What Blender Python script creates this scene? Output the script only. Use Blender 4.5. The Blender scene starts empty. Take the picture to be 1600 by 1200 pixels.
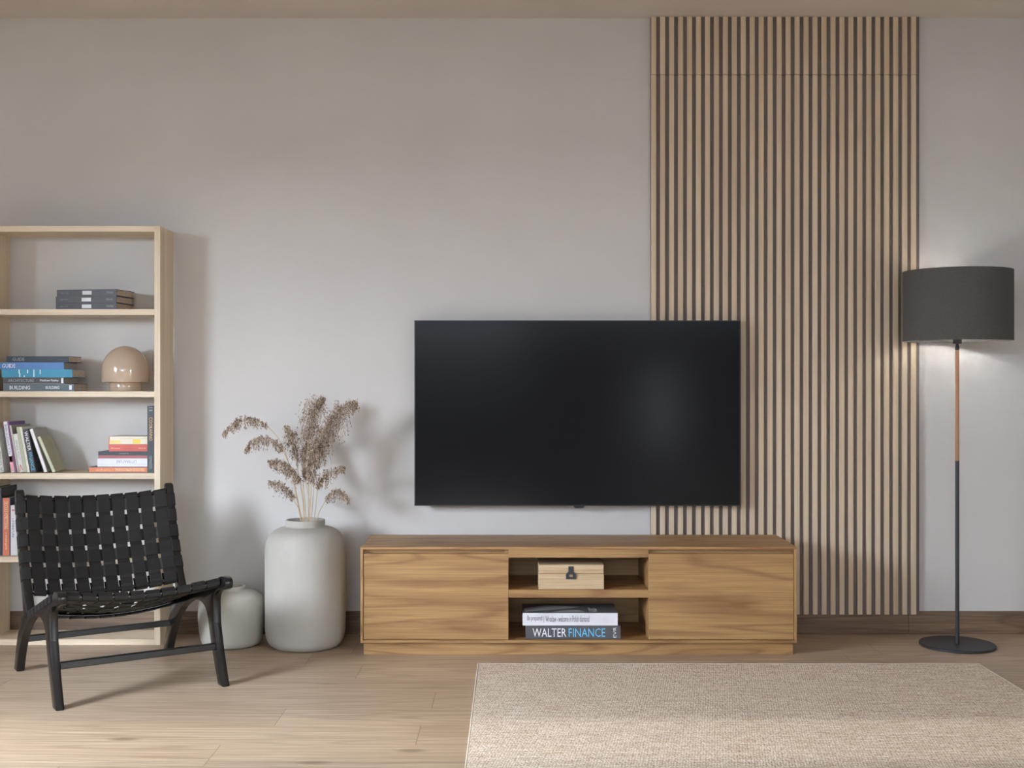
import bpy, bmesh, math, random
from mathutils import Vector, Matrix
R = math.radians
scene = bpy.context.scene
COL = scene.collection

# ------------------------------------------------------------------ camera
EYE = 1.12                       # eye height
F = 1850.0                       # focal length in pixels of the 1600 px wide frame
cam_d = bpy.data.cameras.new('camera'); cam = bpy.data.objects.new('camera', cam_d); COL.objects.link(cam)
cam.location = (0, 0, EYE); cam.rotation_euler = (R(90), 0, 0)
cam_d.sensor_width = 36.0; cam_d.lens = F * 36.0 / 1600.0; cam_d.clip_start = 0.05
scene.camera = cam

# ------------------------------------------------------------------ view + world
vs = scene.view_settings
vs.view_transform = 'Standard'; vs.look = 'None'; vs.gamma = 1.0; vs.use_curve_mapping = False
vs.exposure = -0.22
wd = bpy.data.worlds.new('sky'); scene.world = wd; wd.use_nodes = True
nt = wd.node_tree; nt.nodes.clear()
bg = nt.nodes.new('ShaderNodeBackground'); wo = nt.nodes.new('ShaderNodeOutputWorld')
bg.inputs['Color'].default_value = (0.75, 0.86, 1.0, 1); bg.inputs['Strength'].default_value = 1.2
nt.links.new(bg.outputs[0], wo.inputs[0])

# room extents
XL, XR, YB, YF, ZC = -3.3, 3.4, -3.0, 5.31, 2.76
# daylight: sun reaching the floor through a slot added behind the camera to shape its stripe
sd = bpy.data.lights.new('sun', 'SUN'); sun = bpy.data.objects.new('sun', sd); COL.objects.link(sun)
SUN_EL = 18.0
sd.energy = 2.4; sd.angle = R(0.12); sd.color = (1.0, 0.93, 0.82)
sun.location = (0, -6, 5); sun.rotation_euler = (R(90 - SUN_EL), 0, 0)
# skylight through the side windows and the rear window
def area(name, loc, rot, sx, sy, power, color):
    d = bpy.data.lights.new(name, 'AREA'); d.shape = 'RECTANGLE'; d.size = sx; d.size_y = sy
    d.energy = power; d.color = color
    o = bpy.data.objects.new(name, d); COL.objects.link(o); o.location = loc; o.rotation_euler = rot
    return o
# sky light: large soft areas of sky outside each window, above the horizon, shining down through the openings
# left side window
area('daylight', (XL - 3.2, -0.6, 4.1), (0, R(-90), 0), 4.6, 9.5, 13500, (0.82, 0.93, 1.09))
# right side window
area('daylight', (XR + 3.2, -1.0, 4.1), (0, R(90), 0), 4.6, 7.0, 6800, (0.84, 0.92, 1.0))
# rear window
area('daylight', (-0.9, YB - 4.0, 4.2), (R(90), 0, 0), 9.0, 4.4, 3100, (0.82, 0.93, 1.09))

# lamp added just outside the narrow rear window, for the streak on the screen
area('daylight', (1.70, YB - 0.24, 0.85), (R(90), 0, 0), 0.3, 1.0, 16, (0.85, 0.92, 1.0))

# ------------------------------------------------------------------ helpers
def s2l(c):
    c = c / 255.0
    return c / 12.92 if c <= 0.04045 else ((c + 0.055) / 1.055) ** 2.4
def RGB(r, g, b): return (s2l(r), s2l(g), s2l(b), 1.0)

class NT:
    def __init__(s, name):
        s.m = bpy.data.materials.new(name); s.m.use_nodes = True
        s.t = s.m.node_tree; s.t.nodes.clear()
        s.out = s.t.nodes.new('ShaderNodeOutputMaterial')
        s.b = s.t.nodes.new('ShaderNodeBsdfPrincipled'); s.t.links.new(s.b.outputs[0], s.out.inputs[0])
    def n(s, typ, **kw):
        nd = s.t.nodes.new('ShaderNode' + typ)
        for k, v in kw.items():
            if k in nd.inputs.keys(): nd.inputs[k].default_value = v
            else: setattr(nd, k, v)
        return nd
    def l(s, a, b): s.t.links.new(a, b)
    def math(s, op, a, b=None, c=None):
        nd = s.t.nodes.new('ShaderNodeMath'); nd.operation = op
        for i, v in enumerate((a, b, c)):
            if v is None: continue
            if isinstance(v, (int, float)): nd.inputs[i].default_value = v
            else: s.l(v, nd.inputs[i])
        return nd.outputs[0]
    def mix(s, f, a, b, blend='MIX'):
        nd = s.t.nodes.new('ShaderNodeMix'); nd.data_type = 'RGBA'; nd.blend_type = blend
        for sock, v in ((nd.inputs[0], f), (nd.inputs[6], a), (nd.inputs[7], b)):
            if isinstance(v, (int, float)): sock.default_value = v
            elif isinstance(v, tuple): sock.default_value = v
            else: s.l(v, sock)
        return nd.outputs[2]
    def ramp(s, fac, *stops):
        nd = s.t.nodes.new('ShaderNodeValToRGB'); e = nd.color_ramp.elements
        e[0].position = stops[0][0]; e[0].color = stops[0][1]; e[1].position = stops[-1][0]; e[1].color = stops[-1][1]
        for p, c in stops[1:-1]:
            x = e.new(p); x.color = c
        s.l(fac, nd.inputs[0]); return nd.outputs[0]
    def bump(s, h, strength, dist):
        nd = s.n('Bump', Strength=strength, Distance=dist); s.l(h, nd.inputs['Height']); s.l(nd.outputs[0], s.b.inputs['Normal'])
    def coords(s, scale, kind='Object', rnd=True, rot=(0, 0, 0)):
        tc = s.n('TexCoord'); mp = s.n('Mapping'); mp.inputs['Scale'].default_value = scale; mp.inputs['Rotation'].default_value = rot
        src = tc.outputs[kind]
        if rnd:
            oi = s.n('ObjectInfo'); ad = s.n('VectorMath', operation='ADD'); cm = s.n('CombineXYZ')
            a = s.math('MULTIPLY', oi.outputs['Random'], 37.0); s.l(a, cm.inputs[0]); s.l(a, cm.inputs[1]); s.l(a, cm.inputs[2])
            s.l(src, ad.inputs[0]); s.l(cm.outputs[0], ad.inputs[1]); src = ad.outputs[0]
        s.l(src, mp.inputs[0]); return mp.outputs[0]

def plain(name, col, rough=0.5, metal=0.0, spec=0.5, noise=0.06, nscale=30, bump=0.0):
    k = NT(name); k.b.inputs['Roughness'].default_value = rough; k.b.inputs['Metallic'].default_value = metal
    k.b.inputs['Specular IOR Level'].default_value = spec
    v = k.coords((1, 1, 1))
    nz = k.n('TexNoise', Scale=nscale, Detail=4.0); k.l(v, nz.inputs['Vector'])
    dark = tuple(c * (1 - noise * 2) for c in col[:3]) + (1,); lite = tuple(min(1, c * (1 + noise)) for c in col[:3]) + (1,)
    k.l(k.ramp(nz.outputs[0], (0.3, dark), (0.7, lite)), k.b.inputs['Base Color'])
    if bump: k.bump(nz.outputs[0], bump, 0.002)
    return k.m

def wood(name, lite, mid, dark, axis='X', lines=26.0, line_amt=0.35, freq=(0.55, 5.0), rough=0.45, uv=False, rnd=True, fine=0.25, knots=False, sharp=4.0):
    """Grain running along `axis`: thin stretched contour lines (cathedrals) + fine pores."""
    k = NT(name); k.b.inputs['Roughness'].default_value = rough
    along, across = freq
    def sc(a, c):
        return {'X': (a, c, c), 'Y': (c, a, c), 'Z': (c, c, a)}[axis]
    kind = 'UV' if uv else 'Object'
    v1 = k.coords(sc(along, across), kind, rnd)
    n1 = k.n('TexNoise', Scale=1.0, Detail=1.5, Roughness=0.4, Distortion=0.25); k.l(v1, n1.inputs['Vector'])
    vw = k.coords(sc(along * 9, across * 9), kind, rnd)
    nw = k.n('TexNoise', Scale=1.0, Detail=2.0); k.l(vw, nw.inputs['Vector'])
    ph = k.math('ADD', k.math('MULTIPLY', n1.outputs[0], lines * 2), k.math('MULTIPLY', nw.outputs[0], 1.3))
    w = k.math('MULTIPLY_ADD', k.math('SINE', ph), 0.5, 0.5); w = k.math('POWER', w, sharp)
    v2 = k.coords(sc(along * 4.0, across * 28), kind, rnd)
    n2 = k.n('TexNoise', Scale=1.0, Detail=5.0, Roughness=0.65); k.l(v2, n2.inputs['Vector'])
    v3 = k.coords(sc(along * 1.3, across * 3), kind, rnd)
    n3 = k.n('TexNoise', Scale=1.0, Detail=3.0); k.l(v3, n3.inputs['Vector'])
    base = k.ramp(n3.outputs[0], (0.32, mid), (0.62, lite))
    amt = k.math('MULTIPLY', w, k.math('MULTIPLY_ADD', nw.outputs[0], line_amt * 1.4, line_amt * 0.3))
    base = k.mix(amt, base, dark)
    f = k.math('MULTIPLY', k.ramp(n2.outputs[0], (0.42, (1, 1, 1, 1)), (0.6, (0, 0, 0, 1))), fine)
    base = k.mix(f, base, dark)
    if knots:
        vk = k.coords(sc(1.6, 4.4), kind, rnd)
        vo = k.n('TexVoronoi', Scale=1.0); k.l(vk, vo.inputs['Vector'])
        kn = k.ramp(vo.outputs['Distance'], (0.04, (1, 1, 1, 1)), (0.10, (0, 0, 0, 1)))
        base = k.mix(k.math('MULTIPLY', kn, 0.6), base, knots)
    k.l(base, k.b.inputs['Base Color'])
    k.bump(n2.outputs[0], 0.15, 0.001)
    k.col = base
    return k

M = {}
M['oak'] = wood('oak_veneer', RGB(180, 142, 92), RGB(166, 127, 79), RGB(112, 70, 40), 'X', 30, 0.50, (0.75, 6.2), fine=0.32).m
M['oak_z'] = wood('oak_veneer_upright', RGB(180, 142, 92), RGB(166, 127, 79), RGB(112, 70, 40), 'Z', 30, 0.50, (0.75, 6.2), fine=0.32).m
M['ash'] = wood('pale_ash', RGB(228, 211, 184), RGB(216, 197, 168), RGB(182, 156, 124), 'X', 8, 0.12, (0.5, 9), rough=0.5).m
M['ash_z'] = wood('pale_ash_upright', RGB(228, 211, 184), RGB(216, 197, 168), RGB(182, 156, 124), 'Z', 8, 0.12, (0.5, 9), rough=0.5).m
M['slat'] = wood('slat_oak', RGB(224, 205, 178), RGB(211, 191, 162), RGB(176, 152, 122), 'Z', 7, 0.16, (0.4, 14), rough=0.55, fine=0.3).m
M['board'] = wood('baseboard_oak', RGB(140, 116, 94), RGB(112, 89, 70), RGB(74, 56, 42), 'X', 30, 0.4, (0.9, 8), rough=0.45, fine=0.5).m
M['boxwood'] = wood('box_wood', RGB(214, 190, 154), RGB(200, 174, 136), RGB(150, 120, 86), 'X', 6, 0.15, (2.5, 30), rough=0.55, fine=0.45).m
M['pole_wood'] = wood('pole_wood', RGB(178, 132, 96), RGB(164, 118, 82), RGB(140, 90, 56), 'Z', 5, 0.2, (2, 40), rough=0.5).m

def paint(name, col):
    k = NT(name); k.b.inputs['Base Color'].default_value = col; k.b.inputs['Roughness'].default_value = 0.85
    k.b.inputs['Specular IOR Level'].default_value = 0.25
    v = k.coords((1, 1, 1), rnd=False)
    a = k.n('TexNoise', Scale=140.0, Detail=4.0); k.l(v, a.inputs['Vector'])
    b = k.n('TexNoise', Scale=2.2, Detail=3.0); k.l(v, b.inputs['Vector'])
    d = tuple(c * 0.96 for c in col[:3]) + (1,)
    k.l(k.ramp(b.outputs[0], (0.35, d), (0.65, col)), k.b.inputs['Base Color'])
    k.bump(a.outputs[0], 0.22, 0.002); return k.m
M['wall'] = paint('wall_paint', RGB(209, 205, 201))
M['wall_dark'] = paint('low_bounce_taupe_paint', RGB(120, 112, 106))  # for the unseen rear wall, darkened to cut bounce light
M['ceil'] = paint('ceiling_paint', RGB(212, 203, 193))
M['felt'] = plain('dark_felt', RGB(122, 112, 108), 0.95, noise=0.12, nscale=300)
M['black'] = plain('black_metal', RGB(44, 45, 49), 0.45, 0.0, noise=0.03)
M['blackwood'] = plain('black_stained_wood', RGB(18, 17, 18), 0.27, spec=0.6, noise=0.1, nscale=60)
M['leather'] = plain('black_leather', RGB(27, 25, 24), 0.55, spec=0.35, noise=0.10, nscale=180, bump=0.25)
M['bezel'] = plain('tv_bezel', RGB(30, 30, 32), 0.4)
M['shade'] = plain('lamp_shade_fabric', RGB(92, 89, 86), 0.9, spec=0.15, noise=0.08, nscale=250)
M['shade_in'] = plain('lamp_shade_lining', RGB(120, 116, 110), 0.8)
M['page'] = plain('book_pages', RGB(196, 180, 162), 0.9, noise=0.10, nscale=90)
M['white_text'] = plain('white_print', RGB(236, 236, 236), 0.6)
M['grey_text'] = plain('grey_print', RGB(150, 158, 160), 0.6)
M['dark_text'] = plain('dark_print', RGB(70, 70, 74), 0.6)
M['blue_text'] = plain('blue_print', RGB(108, 196, 232), 0.6)
M['navy_text'] = plain('navy_print', RGB(64, 84, 138), 0.6)
M['cream_text'] = plain('cream_print', RGB(246, 220, 176), 0.6)
M['gold_text'] = plain('gold_print', RGB(222, 186, 128), 0.6)
M['red_text'] = plain('red_print', RGB(206, 92, 92), 0.6)

# matt glazed ceramic
k = NT('white_ceramic'); k.b.inputs['Roughness'].default_value = 0.62; k.b.inputs['Specular IOR Level'].default_value = 0.3
v = k.coords((1, 1, 0.6)); nz = k.n('TexNoise', Scale=5.0, Detail=6.0, Roughness=0.6); k.l(v, nz.inputs['Vector'])
k.l(k.ramp(nz.outputs[0], (0.3, RGB(166, 161, 151)), (0.7, RGB(182, 178, 169))), k.b.inputs['Base Color'])
n2 = k.n('TexNoise', Scale=40.0, Detail=4.0); k.l(v, n2.inputs['Vector']); k.bump(n2.outputs[0], 0.18, 0.002); M['ceramic'] = k.m
k = NT('grey_ceramic'); k.b.inputs['Roughness'].default_value = 0.5
v = k.coords((1, 1, 0.6)); nz = k.n('TexNoise', Scale=6.0, Detail=6.0, Roughness=0.6); k.l(v, nz.inputs['Vector'])
k.l(k.ramp(nz.outputs[0], (0.3, RGB(168, 165, 153)), (0.7, RGB(186, 183, 172))), k.b.inputs['Base Color'])
M['ceramic2'] = k.m

# tv screen: dark glossy panel that softly mirrors the room
k = NT('tv_screen'); k.b.inputs['Base Color'].default_value = (0.011, 0.011, 0.0125, 1); k.b.inputs['Roughness'].default_value = 0.16
k.b.inputs['Specular IOR Level'].default_value = 0.10; M['screen'] = k.m

# mushroom lamp glass
k = NT('beige_glass'); k.b.inputs['Base Color'].default_value = RGB(192, 170, 148); k.b.inputs['Roughness'].default_value = 0.09
k.b.inputs['Coat Weight'].default_value = 0.6; k.b.inputs['Coat Roughness'].default_value = 0.04
k.b.inputs['Transmission Weight'].default_value = 0.12
M['glass'] = k.m
def emit(name, col, s):
    k = NT(name); k.b.inputs['Base Color'].default_value = (0, 0, 0, 1); k.b.inputs['Emission Color'].default_value = col
    k.b.inputs['Emission Strength'].default_value = s; return k.m
k = NT('clear_bulb_glass'); tr = k.n('BsdfTransparent'); ms_ = k.n('MixShader'); ms_.inputs[0].default_value = 0.12
k.l(tr.outputs[0], ms_.inputs[1]); k.l(k.b.outputs[0], ms_.inputs[2]); k.l(ms_.outputs[0], k.out.inputs[0]); k.b.inputs['Roughness'].default_value = 0.1
M['clear_glass'] = k.m
M['bulb_warm'] = emit('lit_warm_bulb', (1.0, 0.75, 0.45, 1), 14.0)

# rug: coarse woven wool
k = NT('woven_rug'); k.b.inputs['Roughness'].default_value = 0.95; k.b.inputs['Specular IOR Level'].default_value = 0.1
v = k.coords((1, 1, 1), rnd=False)
mpa = k.n('Mapping'); mpa.inputs['Scale'].default_value = (120, 150, 1); mpa.inputs['Rotation'].default_value = (0, 0, R(8)); k.l(v, mpa.inputs[0])
vo = k.n('TexVoronoi', Scale=1.0); vo.inputs['Randomness'].default_value = 0.55; k.l(mpa.outputs[0], vo.inputs['Vector'])
mpb = k.n('Mapping'); mpb.inputs['Scale'].default_value = (9, 70, 1); k.l(v, mpb.inputs[0])
nb = k.n('TexNoise', Scale=1.0, Detail=4.0, Roughness=0.7); k.l(mpb.outputs[0], nb.inputs['Vector'])
c1 = k.ramp(vo.outputs['Distance'], (0.15, RGB(250, 240, 226)), (0.60, RGB(222, 208, 190)), (0.90, RGB(150, 134, 116)))
c2 = k.ramp(nb.outputs[0], (0.36, RGB(226, 214, 200)), (0.62, RGB(255, 255, 255)))
k.l(k.mix(1.0, c1, c2, 'MULTIPLY'), k.b.inputs['Base Color'])
k.bump(k.math('SUBTRACT', 1.0, vo.outputs['Distance']), 0.7, 0.004); M['rug'] = k.m
M['rug_edge'] = plain('rug_binding', RGB(214, 202, 186), 0.95, noise=0.12, nscale=250)

# floor boards: UV holds metres inside each board, V measured across
k = wood('oak_floor', RGB(208, 187, 160), RGB(190, 167, 140), RGB(136, 111, 86), 'X', 34, 0.36, (0.60, 6.0), uv=True, rnd=False, rough=0.40, fine=0.60, knots=RGB(96, 72, 54))
at = k.n('Attribute'); at.attribute_name = 'tone'
tone = k.mix(k.math('MULTIPLY', at.outputs['Fac'], 0.25), k.col, RGB(150, 128, 104))
at2 = k.n('Attribute'); at2.attribute_name = 'local'
sp = k.n('SeparateXYZ'); k.l(at2.outputs['Vector'], sp.inputs[0])
ex = k.math('LESS_THAN', sp.outputs[0], 0.0018); ey = k.math('LESS_THAN', sp.outputs[1], 0.0012)
k.l(k.mix(k.math('MULTIPLY', k.math('MAXIMUM', ex, k.math('MULTIPLY', ey, 0.35)), 0.75), tone, RGB(70, 54, 42)), k.b.inputs['Base Color'])
M['floor'] = k.m

def setp(o, label=None, cat=None, group=None, kind=None):
    if label: o['label'] = label
    if cat: o['category'] = cat
    if group: o['group'] = group
    if kind: o['kind'] = kind
    return o
def thing(name, label, cat, loc=(0, 0, 0), rot=(0, 0, 0), group=None):
    o = bpy.data.objects.new(name, None); COL.objects.link(o); o.location = loc; o.rotation_euler = rot
    o.empty_display_size = 0.1
    return setp(o, label, cat, group)
def obj(name, bm, mat, parent=None, smooth=False, loc=(0, 0, 0)):
    me = bpy.data.meshes.new(name)
    bmesh.ops.recalc_face_normals(bm, faces=bm.faces)
    bm.to_mesh(me); bm.free()
    for m in (mat if isinstance(mat, (list, tuple)) else [mat]): me.materials.append(m)
    if smooth:
        for p in me.polygons: p.use_smooth = True
        if smooth != 'all': me.set_sharp_from_angle(angle=R(38))
    o = bpy.data.objects.new(name, me); COL.objects.link(o); o.location = loc
    if parent: o.parent = parent
    return o
def box(bm, x0, x1, y0, y1, z0, z1, bev=0.0, mi=0):
    vs_ = [bm.verts.new((x, y, z)) for x in (x0, x1) for y in (y0, y1) for z in (z0, z1)]
    fs = []
    for q in ((0, 1, 3, 2), (4, 6, 7, 5), (0, 4, 5, 1), (2, 3, 7, 6), (0, 2, 6, 4), (1, 5, 7, 3)):
        f = bm.faces.new([vs_[i] for i in q]); f.material_index = mi; fs.append(f)
    if bev:
        bmesh.ops.recalc_face_normals(bm, faces=fs)
        es = list({e for f in fs for e in f.edges})
        r = bmesh.ops.bevel(bm, geom=es, offset=bev, segments=2, affect='EDGES', profile=0.5)
        for f in r['faces']: f.material_index = mi
    return bm
def B(*a, **k):
    bm = bmesh.new(); box(bm, *a, **k); return bm
def lathe(profile, seg=64, bm=None, c=(0, 0, 0)):
    bm = bm or bmesh.new(); rings = []
    for r, z in profile:
        if r < 1e-6: rings.append([bm.verts.new((c[0], c[1], c[2] + z))])
        else: rings.append([bm.verts.new((c[0] + r * math.cos(2 * math.pi * i / seg), c[1] + r * math.sin(2 * math.pi * i / seg), c[2] + z)) for i in range(seg)])
    for a, b in zip(rings, rings[1:]):
        for i in range(seg):
            j = (i + 1) % seg
            if len(a) == 1 and len(b) == 1: continue
            if len(a) == 1: bm.faces.new((a[0], b[j], b[i]))
            elif len(b) == 1: bm.faces.new((a[i], a[j], b[0]))
            else: bm.faces.new((a[i], a[j], b[j], b[i]))
    return bm
def tube(bm, pts, radii, seg=8):
    pts = [Vector(p) for p in pts]; prev = None; rings = []
    for i, p in enumerate(pts):
        t = (pts[min(i + 1, len(pts) - 1)] - pts[max(i - 1, 0)]).normalized()
        if prev is None:
            prev = t.orthogonal().normalized()
        prev = (prev - t * prev.dot(t)).normalized(); q = t.cross(prev)
        r = radii[i] if isinstance(radii, (list, tuple)) else radii
        rings.append([bm.verts.new(p + (prev * math.cos(2 * math.pi * j / seg) + q * math.sin(2 * math.pi * j / seg)) * r) for j in range(seg)])
    for a, b in zip(rings, rings[1:]):
        for j in range(seg): bm.faces.new((a[j], a[(j + 1) % seg], b[(j + 1) % seg], b[j]))
    bm.faces.new(rings[0][::-1]); bm.faces.new(rings[-1])
    return bm
def at(px, py, Y):
    return Vector(((px - 800) / F * Y, Y, EYE - (py - 600) / F * Y))
def spline(pts, n=6):
    pts = [Vector(p) for p in pts]; out = []
    for i in range(len(pts) - 1):
        p0 = pts[max(i - 1, 0)]; p1 = pts[i]; p2 = pts[i + 1]; p3 = pts[min(i + 2, len(pts) - 1)]
        for j in range(n):
            t = j / n
            out.append(0.5 * ((2 * p1) + (p2 - p0) * t + (2 * p0 - 5 * p1 + 4 * p2 - p3) * t * t + (3 * p1 - p0 - 3 * p2 + p3) * t ** 3))
    out.append(pts[-1]); return out
def text_mesh(body, x0, z0, w, h, y, mat, parent, flip=False, name='lettering', plane='xz', bold=0.0):
    """Lettering fitted to a w x h box at (x0, z0) on the plane y (reading along +x, tops towards +z)."""
    cu = bpy.data.curves.new('t', 'FONT'); cu.body = body; cu.resolution_u = 2; cu.offset = bold
    to = bpy.data.objects.new('t', cu); COL.objects.link(to)
    bpy.context.view_layer.update()
    me = bpy.data.meshes.new_from_object(to.evaluated_get(bpy.context.evaluated_depsgraph_get()))
    bpy.data.objects.remove(to); bpy.data.curves.remove(cu)
    xs = [v.co.x for v in me.vertices]; ys = [v.co.y for v in me.vertices]
    ax, bx, ay, by = min(xs), max(xs), min(ys), max(ys)
    for v in me.vertices:
        a = (v.co.x - ax) / (bx - ax) * w; b = (v.co.y - ay) / (by - ay) * h
        if flip: a, b = w - a, h - b
        v.co = (x0 + a, y, z0 + b) if plane == 'xz' else (x0 + a, z0 + b, y)
    bm = bmesh.new(); bm.from_mesh(me); bpy.data.meshes.remove(me)
    r = bmesh.ops.extrude_face_region(bm, geom=bm.faces[:])
    d = Vector((0, -0.0004, 0)) if plane == 'xz' else Vector((0, 0, 0.0004))
    for g in r['geom']:
        if isinstance(g, bmesh.types.BMVert): g.co += d
    return obj(name, bm, mat, parent)

# ------------------------------------------------------------------ room shell
def struct(name, bm, mat, **kw):
    o = obj(name, bm, mat, **kw); o['kind'] = 'structure'; return o
T = 0.18
def wall_with_holes(name, axis, pos, a0, a1, holes, outward, mat='wall'):
    """Wall slab on plane axis=pos from a0..a1 (other horizontal axis), z 0..ZC, with rectangular holes (a,b,z0,z1)."""
    xs = sorted({a0, a1, *[h[0] for h in holes], *[h[1] for h in holes]})
    zs = sorted({0, ZC, *[h[2] for h in holes], *[h[3] for h in holes]})
    bm = bmesh.new()
    p0, p1 = sorted((pos, pos + outward * T))
    for i in range(len(xs) - 1):
        for j in range(len(zs) - 1):
            cx, cz = (xs[i] + xs[i + 1]) / 2, (zs[j] + zs[j + 1]) / 2
            if any(h[0] < cx < h[1] and h[2] < cz < h[3] for h in holes): continue
            if axis == 'x': box(bm, p0, p1, xs[i], xs[i + 1], zs[j], zs[j + 1])
            else: box(bm, xs[i], xs[i + 1], p0, p1, zs[j], zs[j + 1])
    return struct(name, bm, M[mat])
struct('wall_back', B(XL - T, XR + T, YF, YF + T, 0, ZC), M['wall'])
wall_with_holes('wall_left', 'x', XL, YB, YF, [(1.4, 2.8, 0.4, 2.05)], -1)
wall_with_holes('wall_right', 'x', XR, YB, YF, [(-2.1, 0.1, 0.5, 2.05)], 1)
z_bot = (3.53 - YB) * math.tan(R(SUN_EL)); z_top = (3.95 - YB + T) * math.tan(R(SUN_EL))  # unseen slot, sized to leave a narrow sun stripe on the floor
wall_with_holes('wall_rear', 'y', YB, XL, XR, [(-2.2, 0.2, 0.85, 1.95), (1.55, 1.85, 0.3, 1.35), (-2.9, 2.9, z_bot, z_top)], -1, 'wall_dark')
struct('ceiling', B(XL - T, XR + T, YB - T, YF + T, ZC, ZC + 0.12), M['ceil'])

# floor boards
rows_y0 = 3.88 - 0.207 * 40; Wd = 0.207; bm = bmesh.new()
uvl = bm.loops.layers.uv.new('UVMap'); tl = bm.faces.layers.float.new('tone'); ll = bm.loops.layers.float_vector.new('local')
rng = random.Random(4)
known = {0: -0.78, 1: -0.278, -2: -0.905, 3: -0.596, -1: 1.9, 2: -1.9}
for r in range(-40, 9):
    y0 = 3.88 + r * Wd; y1 = y0 + Wd
    if y1 < YB or y0 > YF: continue
    j = known.get(r, rng.uniform(-1, 1)); L = 2.2
    x = j - L * 3
    while x < XR:
        xa, xb = max(x, XL), min(x + L, XR); ya, yb = max(y0, YB), min(y1, YF)
        if xb > xa:
            f = bm.faces.new([bm.verts.new(p) for p in ((xa, ya, 0), (xb, ya, 0), (xb, yb, 0), (xa, yb, 0))])
            f[tl] = rng.random(); ou, ov = rng.uniform(0, 50), rng.uniform(0, 50)
            for lp in f.loops:
                c = lp.vert.co; lp[uvl].uv = (c.x - x + ou, c.y - y0 + ov); lp[ll] = (c.x - x, c.y - y0, 0)
        x += L
fl = struct('floor', bm, M['floor'])
for p in fl.data.polygons:
    if p.normal.z < 0: p.flip()
bm = bmesh.new(); xj = (1419.5 - 800) / F * 5.298
box(bm, XL, xj - 0.0007, 5.298, YF, 0, 0.102, 0.002); box(bm, xj + 0.0007, XR, 5.298, YF, 0, 0.102, 0.002)
struct('baseboard_back', bm, M['board'])
def window_frame(name, axis, pos, a0, a1, z0, z1, mull=1):
    bm = bmesh.new(); w = 0.05
    def b(a, c, d, e):
        if axis == 'x': box(bm, pos - 0.03, pos + 0.03, a, c, d, e)
        else: box(bm, a, c, pos - 0.03, pos + 0.03, d, e)
    b(a0, a1, z0, z0 + w); b(a0, a1, z1 - w, z1); b(a0, a0 + w, z0 + w, z1 - w); b(a1 - w, a1, z0 + w, z1 - w)
    for i in range(mull):
        m = a0 + (a1 - a0) * (i + 1) / (mull + 1); b(m - w / 2, m + w / 2, z0 + w, z1 - w)
    struct(name, bm, M['frame_white'])
M['frame_white'] = plain('window_white', RGB(220, 220, 218), 0.4)
window_frame('window_1', 'x', XL - 0.12, 1.4, 2.8, 0.4, 2.05)
window_frame('window_2', 'x', XR + 0.12, -2.1, 0.1, 0.5, 2.05)
window_frame('window_3', 'y', YB - 0.12, -2.2, 0.2, 0.85, 1.95)
window_frame('window_4', 'y', YB - 0.12, 1.55, 1.85, 0.3, 1.35, 0)

# ------------------------------------------------------------------ slatted wall panels
PX0 = 0.6205; PIT = 0.03997; SW = 0.0224
def slat_panel(col0, z0, z1, label):
    x0 = PX0 + PIT * col0
    t = thing('slatted_wall_panel', label, 'wall panel', (x0, YF, z0), group='oak slat panels on the back wall')
    H = z1 - z0
    bm = bmesh.new(); W = PIT * 15 - 0.0003
    lo = 0.012 if z0 < 1 else 0.0
    box(bm, 0, W, -0.021, -0.0122, 0, H)
    box(bm, 0, W, -0.0122, 0, lo, H)
    obj('felt_backing', bm, M['felt'], t)
    bm = bmesh.new()
    for i in range(15): box(bm, i * PIT + 0.0004, i * PIT + SW, -0.032, -0.0211, 0, H, 0.0008)
    obj('slats', bm, M['slat'], t)
ZJ = 2.50
slat_panel(0, 0.092, ZJ - 0.001, 'tall oak slat panel on dark felt, its lower part behind the television')
slat_panel(15, 0.092, ZJ - 0.001, 'tall oak slat panel on dark felt nearest the floor lamp')
slat_panel(0, ZJ + 0.001, ZC - 0.001, 'short oak slat panel under the ceiling, directly above the television side')
slat_panel(15, ZJ + 0.001, ZC - 0.001, 'short oak slat panel under the ceiling on the floor lamp side')

# ------------------------------------------------------------------ television
Yt = 5.22; tx0, tx1 = (647.5 - 800) / F * Yt, (1157.5 - 800) / F * Yt
tz1, tz0 = EYE + 99.5 / F * Yt, EYE - 190.5 / F * Yt
tv = thing('television', 'large flat black television hung on the wall above the oak media console', 'television', (tx0, Yt, tz0))
W, H = tx1 - tx0, tz1 - tz0; e = 0.0045
bm = bmesh.new()
box(bm, 0, W, 0, 0.03, 0, e); box(bm, 0, W, 0, 0.03, H - e, H); box(bm, 0, e, 0, 0.03, e, H - e); box(bm, W - e, W, 0, 0.03, e, H - e)
obj('bezel', bm, M['bezel'], tv)
obj('screen', B(e, W - e, 0.0015, 0.010, e, H - e), M['screen'], tv)
obj('rear_housing', B(0.004, W - 0.004, 0.0105, 0.034, 0.004 + e, H - 0.004 - e), M['black'], tv)
obj('wall_bracket', B(W * 0.28, W * 0.7, 0.034, 0.0565, H * 0.3, H * 0.7), M['black'], tv)
bm = bmesh.new(); xs = (905 - 647.5) / F * Yt
vsb = [(-0.026, 0), (-0.018, -0.010), (0.018, -0.010), (0.026, 0)]
a = [bm.verts.new((xs + x, 0.004, z)) for x, z in vsb]; b = [bm.verts.new((xs + x, 0.02, z)) for x, z in vsb]
bm.faces.new(a); bm.faces.new(b[::-1])
for i in range(4): bm.faces.new((a[i], a[(i + 1) % 4], b[(i + 1) % 4], b[i]))
obj('remote_sensor', bm, M['bezel'], tv)

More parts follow.
